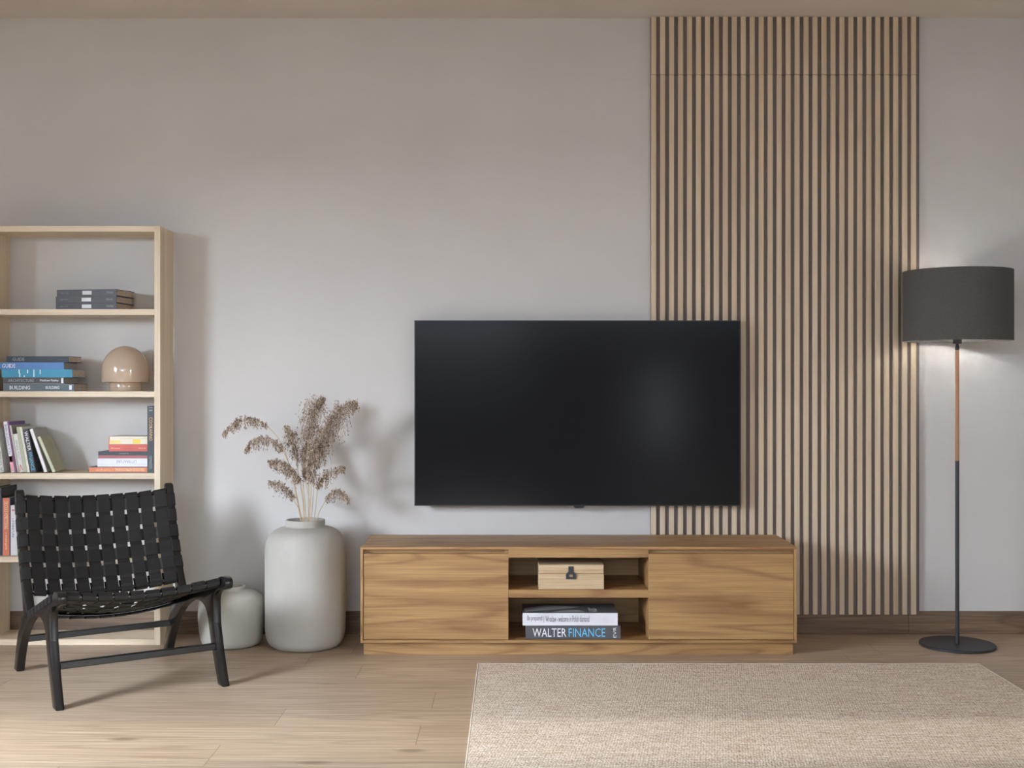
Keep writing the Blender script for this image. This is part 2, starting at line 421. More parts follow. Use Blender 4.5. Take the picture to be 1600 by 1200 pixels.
# ------------------------------------------------------------------ media console
cy0, cy1 = 4.88, 5.272; cxl, cxr = -0.625, 1.1742; cz0, cz1 = 0.0525, 0.449
con = thing('media_console', 'long low oak media console with two doors under the television', 'media console', (cxl, cy0, 0))
W = cxr - cxl; D = cy1 - cy0; t = 0.0112
def part(name, *a, mat='oak', parent=con, bev=0.0006): return obj(name, B(*a, bev=bev), M[mat], parent)
part('top', 0, W, 0, D, cz1 - t, cz1)
part('bottom', 0, W, 0, D, cz0, cz0 + t)
part('side_panel', 0, t, 0.0, D, cz0 + t, cz1 - t, mat='oak_z'); part('side_panel', W - t, W, 0.0, D, cz0 + t, cz1 - t, mat='oak_z')
part('plinth', 0.011, W - 0.011, 0.022, D - 0.01, 0, cz0 - 0.0002)
part('back_panel', t, W - t, D - 0.012, D - 0.002, cz0 + t, cz1 - t)
nx0, nx1 = (794.5 - 800) / F * 4.885 - cxl, (1013.2 - 800) / F * 4.885 - cxl
dz0, dz1 = cz0 + t + 0.002, EYE - 264.8 / F * 4.885
part('door', t + 0.002, nx0, 0.003, 0.021, dz0, dz1, bev=0.001)
part('door', nx1, W - t - 0.002, 0.003, 0.021, dz0, dz1, bev=0.001)
part('divider', nx0 - 0.018, nx0, 0.0212, D - 0.0125, cz0 + t, cz1 - t)
part('divider', nx1, nx1 + 0.018, 0.0212, D - 0.0125, cz0 + t, cz1 - t)
part('finger_rail', t, nx0 - 0.0185, 0.030, 0.045, dz1 - 0.03, cz1 - t); part('finger_rail', nx1 + 0.0185, W - t, 0.030, 0.045, dz1 - 0.03, cz1 - t)
part('top_rail', nx0 + 0.0002, nx1 - 0.0002, 0.004, 0.03, EYE - 271.3 / F * 4.885, cz1 - t)
ms1, ms0 = EYE - 321.5 / F * 4.885, EYE - 333.8 / F * 4.885
part('shelf', nx0 + 0.0002, nx1 - 0.0002, 0.004, D - 0.0125, ms0, ms1)

# ------------------------------------------------------------------ bookcase
by0, by1 = 5.078, 5.276
sx1 = (250.3 - 800) / F * by0; sx0 = sx1 - 0.0255; ix0 = -2.237
bc = thing('bookcase', 'tall pale ash open bookcase behind the black woven chair', 'bookcase', (sx1, by0, 0))
def bcp(name, x0, x1, z0, z1, mat='ash', y1=by1, y0=by0): return obj(name, B(x0 - sx1, x1 - sx1, y0 - by0, y1 - by0, z0, z1, bev=0.0006), M[mat], bc)
def zf(py, Y=by0): return EYE - (py - 600) / F * Y
ztop = zf(353)
bcp('side_panel', sx0, sx1, 0, ztop, 'ash_z'); bcp('side_panel', ix0 - 0.0255, ix0, 0, ztop, 'ash_z')
bcp('top_panel', ix0, sx0, zf(362), ztop)
SH = [zf(483), zf(611.5), zf(739.5), zf(869.8)]
for z in SH: bcp('shelf', ix0, sx0, z - 0.0245, z, y0=by0 + 0.001)
bcp('bottom_panel', ix0, sx0, 0, 0.025)

# ------------------------------------------------------------------ books
MC = {}
def cmat(c, rough=0.5):
    if c not in MC: MC[c] = plain('cover_%d_%d_%d' % c, RGB(*c), rough, noise=0.05, nscale=12)
    return MC[c]
def book(label, L, D, Tk, loc, rot, cover, group, pages=None, texts=(), back=None, inset=0.004, board=0.0022, marks=(), spine=None):
    """Lying flat: spine along x facing -y, thickness along z."""
    o = thing('book', label, 'book', loc, rot, group)
    b = board; bm = bmesh.new()
    box(bm, 0, L, 0.0, D, 0, b, mi=0); box(bm, 0, L, 0.0, D, Tk - b, Tk, mi=1); box(bm, 0, L, 0, b, b, Tk - b, mi=2)
    obj('cover', bm, [cmat(back or cover), cmat(cover), cmat(spine or cover)], o)
    obj('pages', B(inset, L - inset, b, D - inset, b, Tk - b), pages or M['page'], o)
    for (body, x, z, w, h, mat, flip) in texts:
        text_mesh(body, x * L, z * Tk, w * L, h * Tk, -0.0001, M[mat], o, flip)
    for (x, z, w, h, c) in marks:
        obj('printed_patch', B(x * L, (x + w) * L, -0.0004, 0.0, z * Tk, (z + h) * Tk), cmat(c), o)
    return o
G1 = 'dark grey travel books stacked on the top shelf'
yb = 5.12
for i, (x0, lab) in enumerate(((88, 'dark grey travel book at the bottom of the stack on the uppermost shelf'), (88, 'dark grey travel book in the middle of the stack on the uppermost shelf'), (89.5, 'dark grey travel book on top of the stack on the uppermost shelf'))):
    th = 0.0293
    book(lab, 0.277, 0.165, th - 0.0006, ((x0 - 800) / F * (yb + 0.02) - 0.002, yb + 0.02, SH[0] + 0.0004 + i * th), (0, 0, R(-7 - i)), (70, 70, 74), G1,
         texts=[('DAILY VIEW', 0.07, 0.42, 0.13, 0.18, 'grey_text', False), ('TRAVEL', 0.83, 0.35, 0.12, 0.3, 'grey_text', False)],
         marks=[(0.43, 0.22, 0.155, 0.56, (216, 216, 216))])
yb = 5.11; m = yb / F
def X(px, Y=yb): return (px - 800) / F * Y
G2 = 'flat stack of coloured books beside the mushroom lamp'
z = SH[1] + 0.0004
for (x0, x1, th, c, lab, tx, mk) in (
    (5, 116, 0.0325, (84, 98, 102), 'grey-teal book titled BUILDING, lowest in the stack left of the mushroom lamp',
        [('BUILDING', 0.09, 0.24, 0.29, 0.5, 'white_text', False), ('BUILDING', 0.60, 0.28, 0.19, 0.42, 'white_text', False)], [(0.93, 0.2, 0.035, 0.6, (236, 236, 236))]),
    (5, 101, 0.0275, (62, 60, 62), 'dark book titled ARCHITECTURE in the stack left of the mushroom lamp',
        [('ARCHITECTURE', 0.08, 0.28, 0.42, 0.45, 'grey_text', False), ('Matthew Paisley', 0.60, 0.26, 0.30, 0.45, 'white_text', False)], [(0.945, 0.1, 0.035, 0.8, (226, 226, 226))]),
    (2.5, 113, 0.0350, (44, 140, 172), 'teal book with white brush marks, middle of the stack left of the mushroom lamp',
        [], [(0.24, 0.5, 0.014, 0.48, (235, 245, 248)), (0.25, 0.05, 0.014, 0.48, (235, 245, 248)), (0.36, 0.5, 0.014, 0.45, (235, 245, 248)), (0.315, 0.03, 0.012, 0.22, (235, 245, 248)), (0.45, 0.05, 0.013, 0.9, (235, 245, 248)), (0.54, 0.4, 0.012, 0.55, (235, 245, 248))]),
    (-4, 100, 0.0295, (76, 124, 184), 'mid-blue book titled GUIDE, second from the top of the stack left of the mushroom lamp',
        [('GUIDE', 0.07, 0.22, 0.2, 0.58, 'white_text', False)], []),
    (10, 107, 0.0270, (18, 34, 48), 'dark navy book titled GUIDE on top of the stack left of the mushroom lamp',
        [('GUIDE', 0.10, 0.24, 0.19, 0.55, 'grey_text', False)], [])):
    book(lab, (x1 - x0) * m, 0.155, th - 0.0005, (X(x0), yb, z), (0, 0, 0), c, G2, texts=tx, marks=mk, inset=0.002); z += th

# leaning row on the middle shelf : (bottom-left px, lean deg, thickness px, height m, depth, colours ...)
G3 = 'leaning books on the third shelf'
def leaning(px, lean, tpx, Ht, Dp, cover, lab, texts=(), marks=(), shelf=2, Y=yb, spine=None, group=G3, extra=None, dz=0.0):
    ph = R(lean); Tk = tpx * m
    loc = (X(px, Y) + Tk * math.cos(ph), Y, SH[shelf] + Tk * math.sin(ph) + 0.0004 + dz)
    return book(lab, Ht, Dp, Tk, loc, (0, R(-90) - ph, 0), cover, group, texts=texts, marks=marks, spine=spine, back=extra or cover, inset=0.003)
leaning(-11, 7, 9.0, 0.150, 0.13, (74, 76, 92), 'dark slate-blue leaning book at the left end, cut by the photo edge')
leaning(-1.2, 7.5, 7.6, 0.193, 0.14, (206, 202, 192), 'pale grey leaning book titled A GREEN', [('A GREEN', 0.02, 0.2, 0.56, 0.62, 'grey_text', False)], dz=0)
leaning(7.4 + 10.2, 9.0, 5.6, 0.222, 0.14, (226, 224, 226), 'white leaning book with navy title and pink foot', [('BON GUIDING YOU', 0.36, 0.2, 0.58, 0.6, 'navy_text', True)], [(0.02, 0.0, 0.3, 1.0, (222, 160, 172)), (0.2, 0.1, 0.12, 0.8, (214, 120, 124))])
leaning(24.4, 9.4, 2.6, 0.222, 0.165, (110, 84, 140), 'thin purple book with red spine among the leaning books', spine=(150, 66, 78))
leaning(27.4, 9.6, 2.6, 0.207, 0.20, (158, 156, 146), 'thin grey-green leaning book with a broad cover showing behind the white ones', spine=(214, 212, 200))
leaning(30.6, 9.8, 6.6, 0.168, 0.11, (226, 224, 218), 'short white leaning book with a red chevron on its spine', [('LITTLE THINGS', 0.33, 0.25, 0.5, 0.5, 'grey_text', False), ('>', 0.04, 0.1, 0.16, 0.8, 'red_text', False)])
leaning(37.8, 10.0, 4.9, 0.199, 0.14, (186, 188, 160), 'pale green leaning book between two white ones')
leaning(43.2, 10.2, 3.6, 0.199, 0.14, (226, 222, 214), 'thin white leaning book beside the dark one with blue title')
leaning(48.4, 10.8, 8.2, 0.188, 0.15, (66, 68, 74), 'dark leaning book titled WALTER FINANCE in white and blue', [('WALTER', 0.50, 0.2, 0.45, 0.6, 'white_text', True), ('FINANCE', 0.04, 0.2, 0.42, 0.6, 'blue_text', True)])
leaning(69.0, 19.0, 5.6, 0.196, 0.15, (170, 164, 156), 'white-spined leaning book with a grey cover, second from the right of the row', spine=(232, 230, 232))
leaning(82.0, 23.5, 5.2, 0.166, 0.12, (168, 164, 136), 'olive cover book leaning at the right end of the row', spine=(196, 198, 172))
# right end of the same shelf
G4 = 'books lying flat at the right of the third shelf'
xr = X(229.8)
z = SH[2] + 0.0004
for (x0, th, c, sp_, lab, tx, mk, yoff) in (
    (139, 0.0250, (60, 66, 92), (218, 132, 92), 'orange-spined book lying at the bottom of the flat stack on the third shelf', [('DELICIOUS HOMECOOKING', 0.45, 0.25, 0.5, 0.5, 'cream_text', True), ('a simple guide', 0.12, 0.3, 0.3, 0.3, 'cream_text', True)], [], 0.0),
    (151.5, 0.0365, (218, 216, 216), (228, 228, 230), 'thick white book lying second from the bottom of the flat stack', [('LITTERATURE', 0.38, 0.45, 0.4, 0.35, 'grey_text', True)], [(0.0, 0.30, 1.0, 0.025, (180, 180, 182))], 0.004),
    (153, 0.0130, (164, 92, 96), (176, 104, 106), 'thin dusty-red book lying between the white and the charcoal books', [], [], 0.004),
    (153, 0.0165, (52, 60, 64), (60, 68, 72), 'thin charcoal book lying in the middle of the flat stack', [('ACADEMIC', 0.42, 0.35, 0.2, 0.3, 'grey_text', True)], [], 0.003),
    (169, 0.0310, (190, 96, 86), (206, 98, 86), 'coral-red book lying second from the top of the flat stack', [('anthology', 0.06, 0.35, 0.24, 0.2, 'cream_text', True), ('ed. today', 0.76, 0.38, 0.2, 0.18, 'cream_text', True)], [], 0.006),
    (169, 0.0345, (210, 204, 190), (232, 222, 200), 'white and yellow book on top of the flat stack on the third shelf', [], [(0.0, 0.0, 0.03, 1.0, (226, 152, 92)), (0.04, 0.05, 0.26, 0.45, (228, 208, 130)), (0.62, 0.05, 0.2, 0.6, (232, 206, 96)), (0.3, 0.7, 0.7, 0.06, (206, 196, 176))], 0.006)):
    L_ = xr - X(x0)
    book(lab, L_, 0.14, th - 0.0004, (X(x0), yb + yoff, z), (0, 0, 0), c, G4, texts=tx, marks=mk, spine=sp_, inset=0.002); z += th
# upright dark book against the side panel: local +x points down
Tk = (240.6 - 230.1) * m; Ht = (739.5 - 635.5) * m
book('dark grey COOKANNO book standing upright against the bookcase side', Ht, 0.15, Tk, (X(230.1), yb, SH[2] + Ht + 0.0003), (0, R(90), 0), (66, 72, 76), 'dark grey upright book on the third shelf',
     texts=[('COOKANNO', 0.17, 0.28, 0.35, 0.5, 'gold_text', False), ('DEMNIZIDE', 0.75, 0.3, 0.19, 0.4, 'grey_text', False)], marks=[(0.02, 0.2, 0.012, 0.6, (150, 154, 156)), (0.055, 0.25, 0.02, 0.5, (140, 144, 146))], inset=0.003)
# lower shelf, upright
G5 = 'upright books on the fourth shelf'
def upright(px0, px1, Ht, Dp, cover, lab, spine=None, texts=(), marks=(), Y=yb, pages=None):
    Tk = (px1 - px0) / F * Y
    return book(lab, Ht, Dp, Tk, (X(px0, Y), Y, SH[3] + Ht + 0.0005), (0, R(90), 0), cover, G5, texts=texts, marks=marks, spine=spine, inset=0.003, pages=pages, back=cover)
bk = upright(-9, 2.2, 0.294, 0.16, (38, 36, 36), 'tall black book at the far left of the fourth shelf', spine=(58, 62, 66))
upright(2.6, 16.2, 0.248, 0.15, (50, 62, 88), 'orange-spined upright book titled DELICIOUS HOMECOOKING beside the chair post', spine=(212, 120, 84), texts=[('DELICIOUS HOMECOOKING', 0.06, 0.3, 0.48, 0.42, 'cream_text', False), ('a simple guide', 0.6, 0.38, 0.3, 0.25, 'cream_text', False)], marks=[(0, 0, 1, 0.14, (50, 62, 88)), (0, 0.88, 1, 0.12, (50, 62, 88))])
upright(16.6, 26.5, 0.216, 0.14, (222, 222, 224), 'white upright book titled LITTERATURE behind the chair post', texts=[('LITTERATURE', 0.26, 0.2, 0.38, 0.35, 'navy_text', False), ('--', 0.08, 0.2, 0.03, 0.4, 'red_text', False)])
upright(27.0, 40.0, 0.236, 0.15, (176, 166, 150), 'taupe upright book half hidden behind the chair post')

# books on the console
G6 = 'books in the console niche'
yc = 4.900
b1 = book('thick dark grey book titled WALTER FINANCE lying in the console niche', 148.5 / F * yc, 0.20, 0.0565, ((821 - 800) / F * yc, yc, cz0 + t + 0.0004), (0, 0, 0), (58, 58, 62), G6, spine=(84, 84, 88),
     texts=[('WALTER', 0.075, 0.17, 0.355, 0.62, 'white_text', False), ('FINANCE', 0.455, 0.17, 0.385, 0.62, 'blue_text', False)], inset=0.003)
tm = text_mesh('EVR', 0, 0, 0.044, 0.0125, 0, M['white_text'], b1)
tm.rotation_euler = (0, R(-90), 0); tm.location = (0.956 * 148.5 / F * yc, -0.0001, 0.006)
b2 = book('white book titled Be prepared lying on the dark one in the console niche', 148.5 / F * (yc - 0.003), 0.20, 0.0535, ((816.6 - 800) / F * yc, yc - 0.003, cz0 + t + 0.0572), (0, 0, 0), (96, 94, 96), G6, spine=(226, 226, 230), back=(210, 210, 212),
     texts=[('Be prepared', 0.05, 0.28, 0.155, 0.5, 'dark_text', False), ('|', 0.222, 0.25, 0.003, 0.5, 'dark_text', False), ('Wroclaw - welcome in Polish diamond', 0.24, 0.28, 0.46, 0.48, 'dark_text', False)], inset=0.003)
L2 = 148.5 / F * yc
bm = bmesh.new()
for poly, in (([(0.03, 0.02), (0.55, 0.10), (0.62, 0.13), (0.25, 0.155), (0.02, 0.10)],), ([(0.30, 0.01), (0.66, 0.015), (0.60, 0.06), (0.45, 0.05)],)):
    f = bm.faces.new([bm.verts.new((x * L2, y, 0.0537)) for x, y in poly])
r = bmesh.ops.extrude_face_region(bm, geom=bm.faces[:])
for g in r['geom']:
    if isinstance(g, bmesh.types.BMVert): g.co.z += 0.0003
obj('cover_print', bm, cmat((170, 170, 174)), b2)
text_mesh('Wroclaw', 0.70 * L2, 0.02, 0.035, 0.10, 0.0537, M['white_text'], b2, name='cover_title', plane='xy')

# ------------------------------------------------------------------ wooden box in the niche
yx = 4.893; bx0, bx1 = (841.3 - 800) / F * yx, (943.7 - 800) / F * yx
bz0 = ms1 + 0.0004; bz1 = EYE - 282.3 / F * yx
wb = thing('wooden_box', 'small pale wooden box with black clasp in the console niche', 'box', (bx0, yx, bz0))
BW, BH = bx1 - bx0, bz1 - bz0; seam = BH * 0.63
obj('body', B(0, BW, 0, 0.2, 0, seam - 0.0012, bev=0.0015), M['boxwood'], wb)
obj('lid', B(0, BW, 0, 0.2, seam + 0.0006, BH, bev=0.004), M['boxwood'], wb)
obj('seam_lining', B(0.004, BW - 0.004, 0.004, 0.196, seam - 0.003, seam + 0.003), M['pole_wood'], wb)
cx = (892 - 841.3) / F * yx
bm = bmesh.new(); box(bm, cx - 0.0105, cx + 0.0105, -0.0035, -0.0002, BH * 0.62, BH * 0.93, 0.001)
outer = [(-0.014, BH * 0.70), (0.014, BH * 0.70), (0.0205, BH * 0.60), (0.0205, BH * 0.42), (-0.0205, BH * 0.42), (-0.0205, BH * 0.60)]
inner = [(-0.007, BH * 0.62), (0.007, BH * 0.62), (0.008, BH * 0.56), (0.008, BH * 0.50), (-0.008, BH * 0.50), (-0.008, BH * 0.56)]
lay = []
for yy in (-0.007, -0.0036):
    lay.append(([bm.verts.new((cx + x, yy, z_)) for x, z_ in outer], [bm.verts.new((cx + x, yy, z_)) for x, z_ in inner]))
for i in range(6):
    j = (i + 1) % 6
    for o_, n_ in lay: bm.faces.new((o_[i], o_[j], n_[j], n_[i]))
    bm.faces.new((lay[0][0][i], lay[0][0][j], lay[1][0][j], lay[1][0][i])); bm.faces.new((lay[0][1][i], lay[0][1][j], lay[1][1][j], lay[1][1][i]))
obj('clasp', bm, M['black'], wb)

# ------------------------------------------------------------------ mushroom lamp
lx, ly = X(196, 5.18), 5.18
ml = thing('mushroom_lamp', 'beige glass mushroom table lamp on the second shelf from the top', 'lamp', (lx, ly, SH[1]))
rb, rd = 0.0695, 0.1015; hb = 0.0405; hd = 0.158
obj('lamp_foot', lathe([(0, 0.0005), (rb * 0.97, 0.0005), (rb, 0.004), (rb, hb * 0.7), (rb * 0.94, hb), (rb * 0.94, hb + 0.01), (rb * 0.9, hb + 0.01), (0, hb + 0.009)]), M['glass'], ml, smooth=True)
prof = [(rd * 0.95, hb + 0.002), (rd * 0.985, hb), (rd, hb + 0.004)]
for i in range(0, 25):
    a = i / 24 * math.pi / 2
    zc = hb + 0.045
    prof.append((rd * math.cos(a), zc + (hb + hd - zc) * math.sin(a)) if i < 24 else (0, hb + hd))
prof[3:3] = [(rd * 1.0, hb + 0.02)]
inner = [(0, hb + hd - 0.005)] + [((rd - 0.005) * math.cos(a), hb + 0.045 + (hd - 0.05) * math.sin(a)) for a in [math.pi / 2 * (23 - i) / 24 for i in range(0, 24)]] + [(rd - 0.006, hb + 0.006), (rd * 0.95, hb + 0.002)]
obj('lamp_shade', lathe(prof + inner), M['glass'], ml, smooth=True)
obj('bulb', lathe([(0, 0.052), (0.012, 0.055), (0.017, 0.067), (0.012, 0.08), (0, 0.084)], 20), M['bulb_warm'], ml, smooth=True)

# ------------------------------------------------------------------ vases
def vase(name, label, loc, prof, mat):
    pts = spline([(r, z, 0) for r, z in prof], 5)
    o = obj(name, lathe([(max(p.x, 0), p.y) for p in pts], 96), mat, None, smooth='all', loc=loc)
    return setp(o, label, 'vase')
VX, VY = -0.8825, 5.06
vase('tall_vase', 'tall off-white ceramic floor vase beside the media console', (VX, VY, 0),
     [(0, 0.0), (0.07, 0.0), (0.125, 0.001), (0.152, 0.018), (0.166, 0.05), (0.170, 0.09), (0.1705, 0.20), (0.171, 0.33), (0.1695, 0.42), (0.160, 0.462), (0.138, 0.492), (0.108, 0.507), (0.086, 0.512), (0.0825, 0.518), (0.0835, 0.536), (0.081, 0.541), (0.076, 0.5405), (0.0745, 0.535), (0.074, 0.515), (0.09, 0.495), (0.15, 0.44), (0.162, 0.3), (0.16, 0.09), (0.12, 0.012), (0, 0.01)], M['ceramic'])
vase('short_vase', 'short grey-white ceramic vase on the floor behind the chair arm', (-1.2045, 5.085, 0),
     [(0, 0.0), (0.06, 0.0), (0.105, 0.002), (0.125, 0.018), (0.134, 0.05), (0.1385, 0.10), (0.140, 0.14), (0.136, 0.185), (0.122, 0.213), (0.095, 0.229), (0.062, 0.235), (0.056, 0.240), (0.058, 0.252), (0.054, 0.255), (0.049, 0.250), (0.048, 0.235), (0.09, 0.215), (0.128, 0.15), (0.125, 0.05), (0.09, 0.01), (0, 0.008)], M['ceramic2'])

# ------------------------------------------------------------------ dried reeds
k = NT('dried_floret'); k.b.inputs['Roughness'].default_value = 0.85; k.b.inputs['Specular IOR Level'].default_value = 0.15
g = k.n('NewGeometry')
k.l(k.ramp(g.outputs['Random Per Island'], (0.0, RGB(96, 78, 66)), (0.4, RGB(152, 130, 112)), (0.75, RGB(192, 172, 152)), (1.0, RGB(222, 208, 190))), k.b.inputs['Base Color'])
M['floret'] = k.m
M['straw'] = plain('straw_stem', RGB(206, 178, 134), 0.7, noise=0.1)
GR = 'dried reeds in the tall vase'
def reed(label, stem, plume, hang, n, dY, seed, spread=5.0, bias=(0, 0)):
    rg = random.Random(seed)
    NS = len(stem) + len(plume)
    base = Vector((VX + (stem[0][0] - 478) / F * VY * 0.9, VY + rg.uniform(-0.03, 0.03), 0.50))
    t_ = thing('dried_reed', label, 'dried reed', tuple(base), group=GR)
    pts = [base]
    full = stem[1:] + plume
    for i, (px, py) in enumerate(full):
        pts.append(at(px, py, VY + dY * (i + 1) / len(full)))
    sp_ = spline([p - base for p in pts], 6)
    bm = bmesh.new(); tube(bm, sp_, [0.0019 - 0.0013 * i / len(sp_) for i in range(len(sp_))], 6)
    obj('stem', bm, M['straw'], t_, smooth='all')
    ax = spline([at(px, py, VY + dY * (len(stem) + i) / len(full)) - base for i, (px, py) in enumerate(plume)], 8)
    bm = bmesh.new(); u = F / VY
    per = 13
    for i in range(max(6, int(n * 2.3 / per))):
        q = rg.random(); jx = min(int(q * (len(ax) - 1)), len(ax) - 2); p = ax[jx].lerp(ax[jx + 1], rg.random())
        env = min(1.0, 0.22 + 2.0 * min(q + 0.1, (1 - q) * 1.1))
        ln = (0.45 + 0.65 * rg.random()) * hang / u * env
        d0 = Vector((rg.gauss(0, 0.5) + bias[0], rg.gauss(0, 0.5), rg.gauss(0.15, 0.5))) * (spread / u * env)
        e_ = p + d0 + Vector((rg.gauss(0, 0.12) + bias[0] * 0.4, rg.gauss(0, 0.12), -1)) * ln
        cpt = p + d0 * 0.9 + Vector((0, 0, 0.003))
        tube(bm, [p, cpt, e_], 0.0004, 3)
        for j in range(per):
            t1 = rg.random()
            c_ = (p.lerp(cpt, t1 * 2.5) if t1 < 0.4 else cpt.lerp(e_, (t1 - 0.4) / 0.6)) + Vector((rg.gauss(0, 0.0032), rg.gauss(0, 0.0032), rg.gauss(0, 0.003)))
            dd = Vector((rg.gauss(0, 0.55), rg.gauss(0, 0.55), -1)).normalized()
            s = dd.orthogonal().normalized(); q2 = dd.cross(s)
            l_ = rg.uniform(0.0055, 0.0100); w_ = l_ * rg.uniform(0.20, 0.30)
            a_ = bm.verts.new(c_ - dd * l_ * 0.5); b_ = bm.verts.new(c_ + dd * l_ * 0.6)
            mid = [bm.verts.new(c_ + (s * math.cos(k_) + q2 * math.sin(k_)) * w_) for k_ in (0, 1.57, 3.14, 4.71)]
            for h_ in range(4):
                bm.faces.new((a_, mid[h_], mid[(h_ + 1) % 4])); bm.faces.new((b_, mid[(h_ + 1) % 4], mid[h_]))
    obj('plume', bm, M['floret'], t_)
reed('highest dried reed drooping farthest to the left', [(474, 812), (462, 770), (450, 720), (438, 690), (424, 672)], [(415, 664), (395, 656), (375, 657), (360, 667), (349, 681)], 15, 420, -0.02, 1)
reed('second dried reed drooping to the left, just below the highest one', [(472, 812), (463, 770), (453, 730), (444, 708)], [(440, 700), (425, 688), (405, 686), (391, 694), (384, 704)], 18, 430, -0.05, 2)
reed('upright dried reed left of the middle with a narrow dark plume', [(478, 812), (474, 780), (466, 740)], [(464, 718), (460, 700), (456, 682), (449, 668)], 15, 480, 0.05, 3, 14)
reed('dried reed with a thick plume at mid height on the left', [(476, 812), (474, 790), (470, 765)], [(468, 750), (455, 736), (438, 724), (420, 722)], 18, 560, -0.06, 4, 9)
reed('lowest dried reed on the left side of the vase', [(473, 812), (468, 798), (460, 784)], [(458, 776), (446, 764), (434, 757), (420, 755)], 14, 340, -0.02, 5, 7)
reed('tallest dried reed in the middle of the vase', [(482, 812), (482, 760), (481, 710), (482, 690)], [(484, 680), (490, 655), (498, 634), (506, 624)], 32, 900, 0.04, 6, 17, (-0.3, 0))
reed('dried reed with the biggest plume arching to the upper right', [(488, 812), (489, 780), (491, 750)], [(492, 722), (502, 690), (516, 660), (534, 640), (556, 630)], 36, 1500, -0.03, 7, 16, (0.0, 0))
reed('central dried reed with a dense hanging plume right above the neck', [(484, 812), (485, 790), (486, 765)], [(486, 748), (485, 726), (488, 704), (494, 688)], 20, 700, -0.09, 8, 15)
reed('dried reed pointing right at mid height', [(491, 812), (493, 795), (495, 775)], [(498, 758), (508, 744), (522, 735), (538, 731)], 18, 400, -0.04, 9, 7)
reed('lowest dried reed curving over to the right', [(493, 812), (499, 800), (506, 787)], [(511, 779), (521, 769), (536, 772), (546, 786)], 14, 300, -0.02, 10, 5)
reed('dried reed with a small plume tucked behind the middle ones', [(480, 812), (477, 790), (474, 760), (474, 730)], [(474, 716), (477, 702), (483, 692)], 18, 330, 0.08, 11, 8)
reed('pale bare-stemmed dried reed among the middle stalks', [(486, 812), (484, 790), (481, 770), (478, 756)], [(477, 746), (476, 736), (474, 728)], 10, 120, 0.02, 12, 6)

# ------------------------------------------------------------------ floor lamp
LX, LY = 1.905, 5.066
fp = thing('floor_lamp', 'tall floor lamp with dark grey drum shade right of the slat panels', 'floor lamp', (LX, LY, 0))
obj('base', lathe([(0, 0), (0.153, 0), (0.156, 0.002), (0.156, 0.009), (0.154, 0.0115), (0, 0.012)], 96), M['black'], fp, smooth=True)
zw = EYE - 120 / F * LY
obj('pole', lathe([(0, 0.012), (0.0085, 0.012), (0.0085, zw), (0, zw)], 24), M['black'], fp, smooth=True)
obj('wooden_sleeve', lathe([(0, zw), (0.0082, zw), (0.0082, 1.265), (0, 1.265)], 24), M['pole_wood'], fp, smooth=True)
obj('neck', lathe([(0, 1.265), (0.0085, 1.265), (0.009, 1.275), (0.006, 1.285), (0.006, 1.292), (0, 1.292)], 24), M['black'], fp, smooth=True)
obj('socket', lathe([(0, 1.292), (0.017, 1.292), (0.018, 1.296), (0.018, 1.312), (0.012, 1.314), (0.012, 1.37), (0, 1.37)], 32), M['black'], fp, smooth=True)
sr = 0.2245; s0, s1 = 1.303, 1.602
obj('lamp_shade', lathe([(sr, s0), (sr, s1), (sr - 0.0025, s1), (sr - 0.0025, s0), (sr, s0)], 128), M['shade'], fp, smooth=True)
bm = bmesh.new()
for k_ in range(3):
    a = R(90 + 120 * k_); tube(bm, [(0.012 * math.cos(a), 0.012 * math.sin(a), 1.330), ((sr - 0.003) * math.cos(a), (sr - 0.003) * math.sin(a), 1.330)], 0.0015, 6)
obj('shade_support', bm, M['black'], fp)
obj('bulb', lathe([(0, 1.368), (0.010, 1.370), (0.011, 1.378), (0.020, 1.392), (0.023, 1.405), (0.019, 1.419), (0.010, 1.427), (0, 1.429)], 24), M['clear_glass'], fp, smooth='all')
pd = bpy.data.lights.new('bulb_light', 'POINT'); pd.energy = 4.3; pd.shadow_soft_size = 0.010; pd.color = (1.0, 0.96, 0.90)
pl = bpy.data.objects.new('bulb_light', pd); COL.objects.link(pl); pl.location = (0, 0, 1.402); pl.parent = fp

# ------------------------------------------------------------------ rug
rx0, rx1, ry1 = -0.137, 1.857, 4.708
o = obj('rug', B(0.006, rx1 - rx0 - 0.006, -2.9, -0.005, 0, 0.0095, bev=0.002), M['rug'], thing('area_rug', 'beige woven rug lying on the floor before the media console', 'rug', (rx0, ry1, 0)))
rug = o.parent; o.name = 'woven_field'
bm = bmesh.new(); Wr = rx1 - rx0
box(bm, 0, 0.006, -2.906, 0, 0, 0.010, 0.002); box(bm, Wr - 0.006, Wr, -2.906, 0, 0, 0.010, 0.002); box(bm, 0.006, Wr - 0.006, -0.005, 0, 0, 0.010, 0.001); box(bm, 0.006, Wr - 0.006, -2.906, -2.9, 0, 0.010, 0.001)
obj('bound_edge', bm, M['rug_edge'], rug)

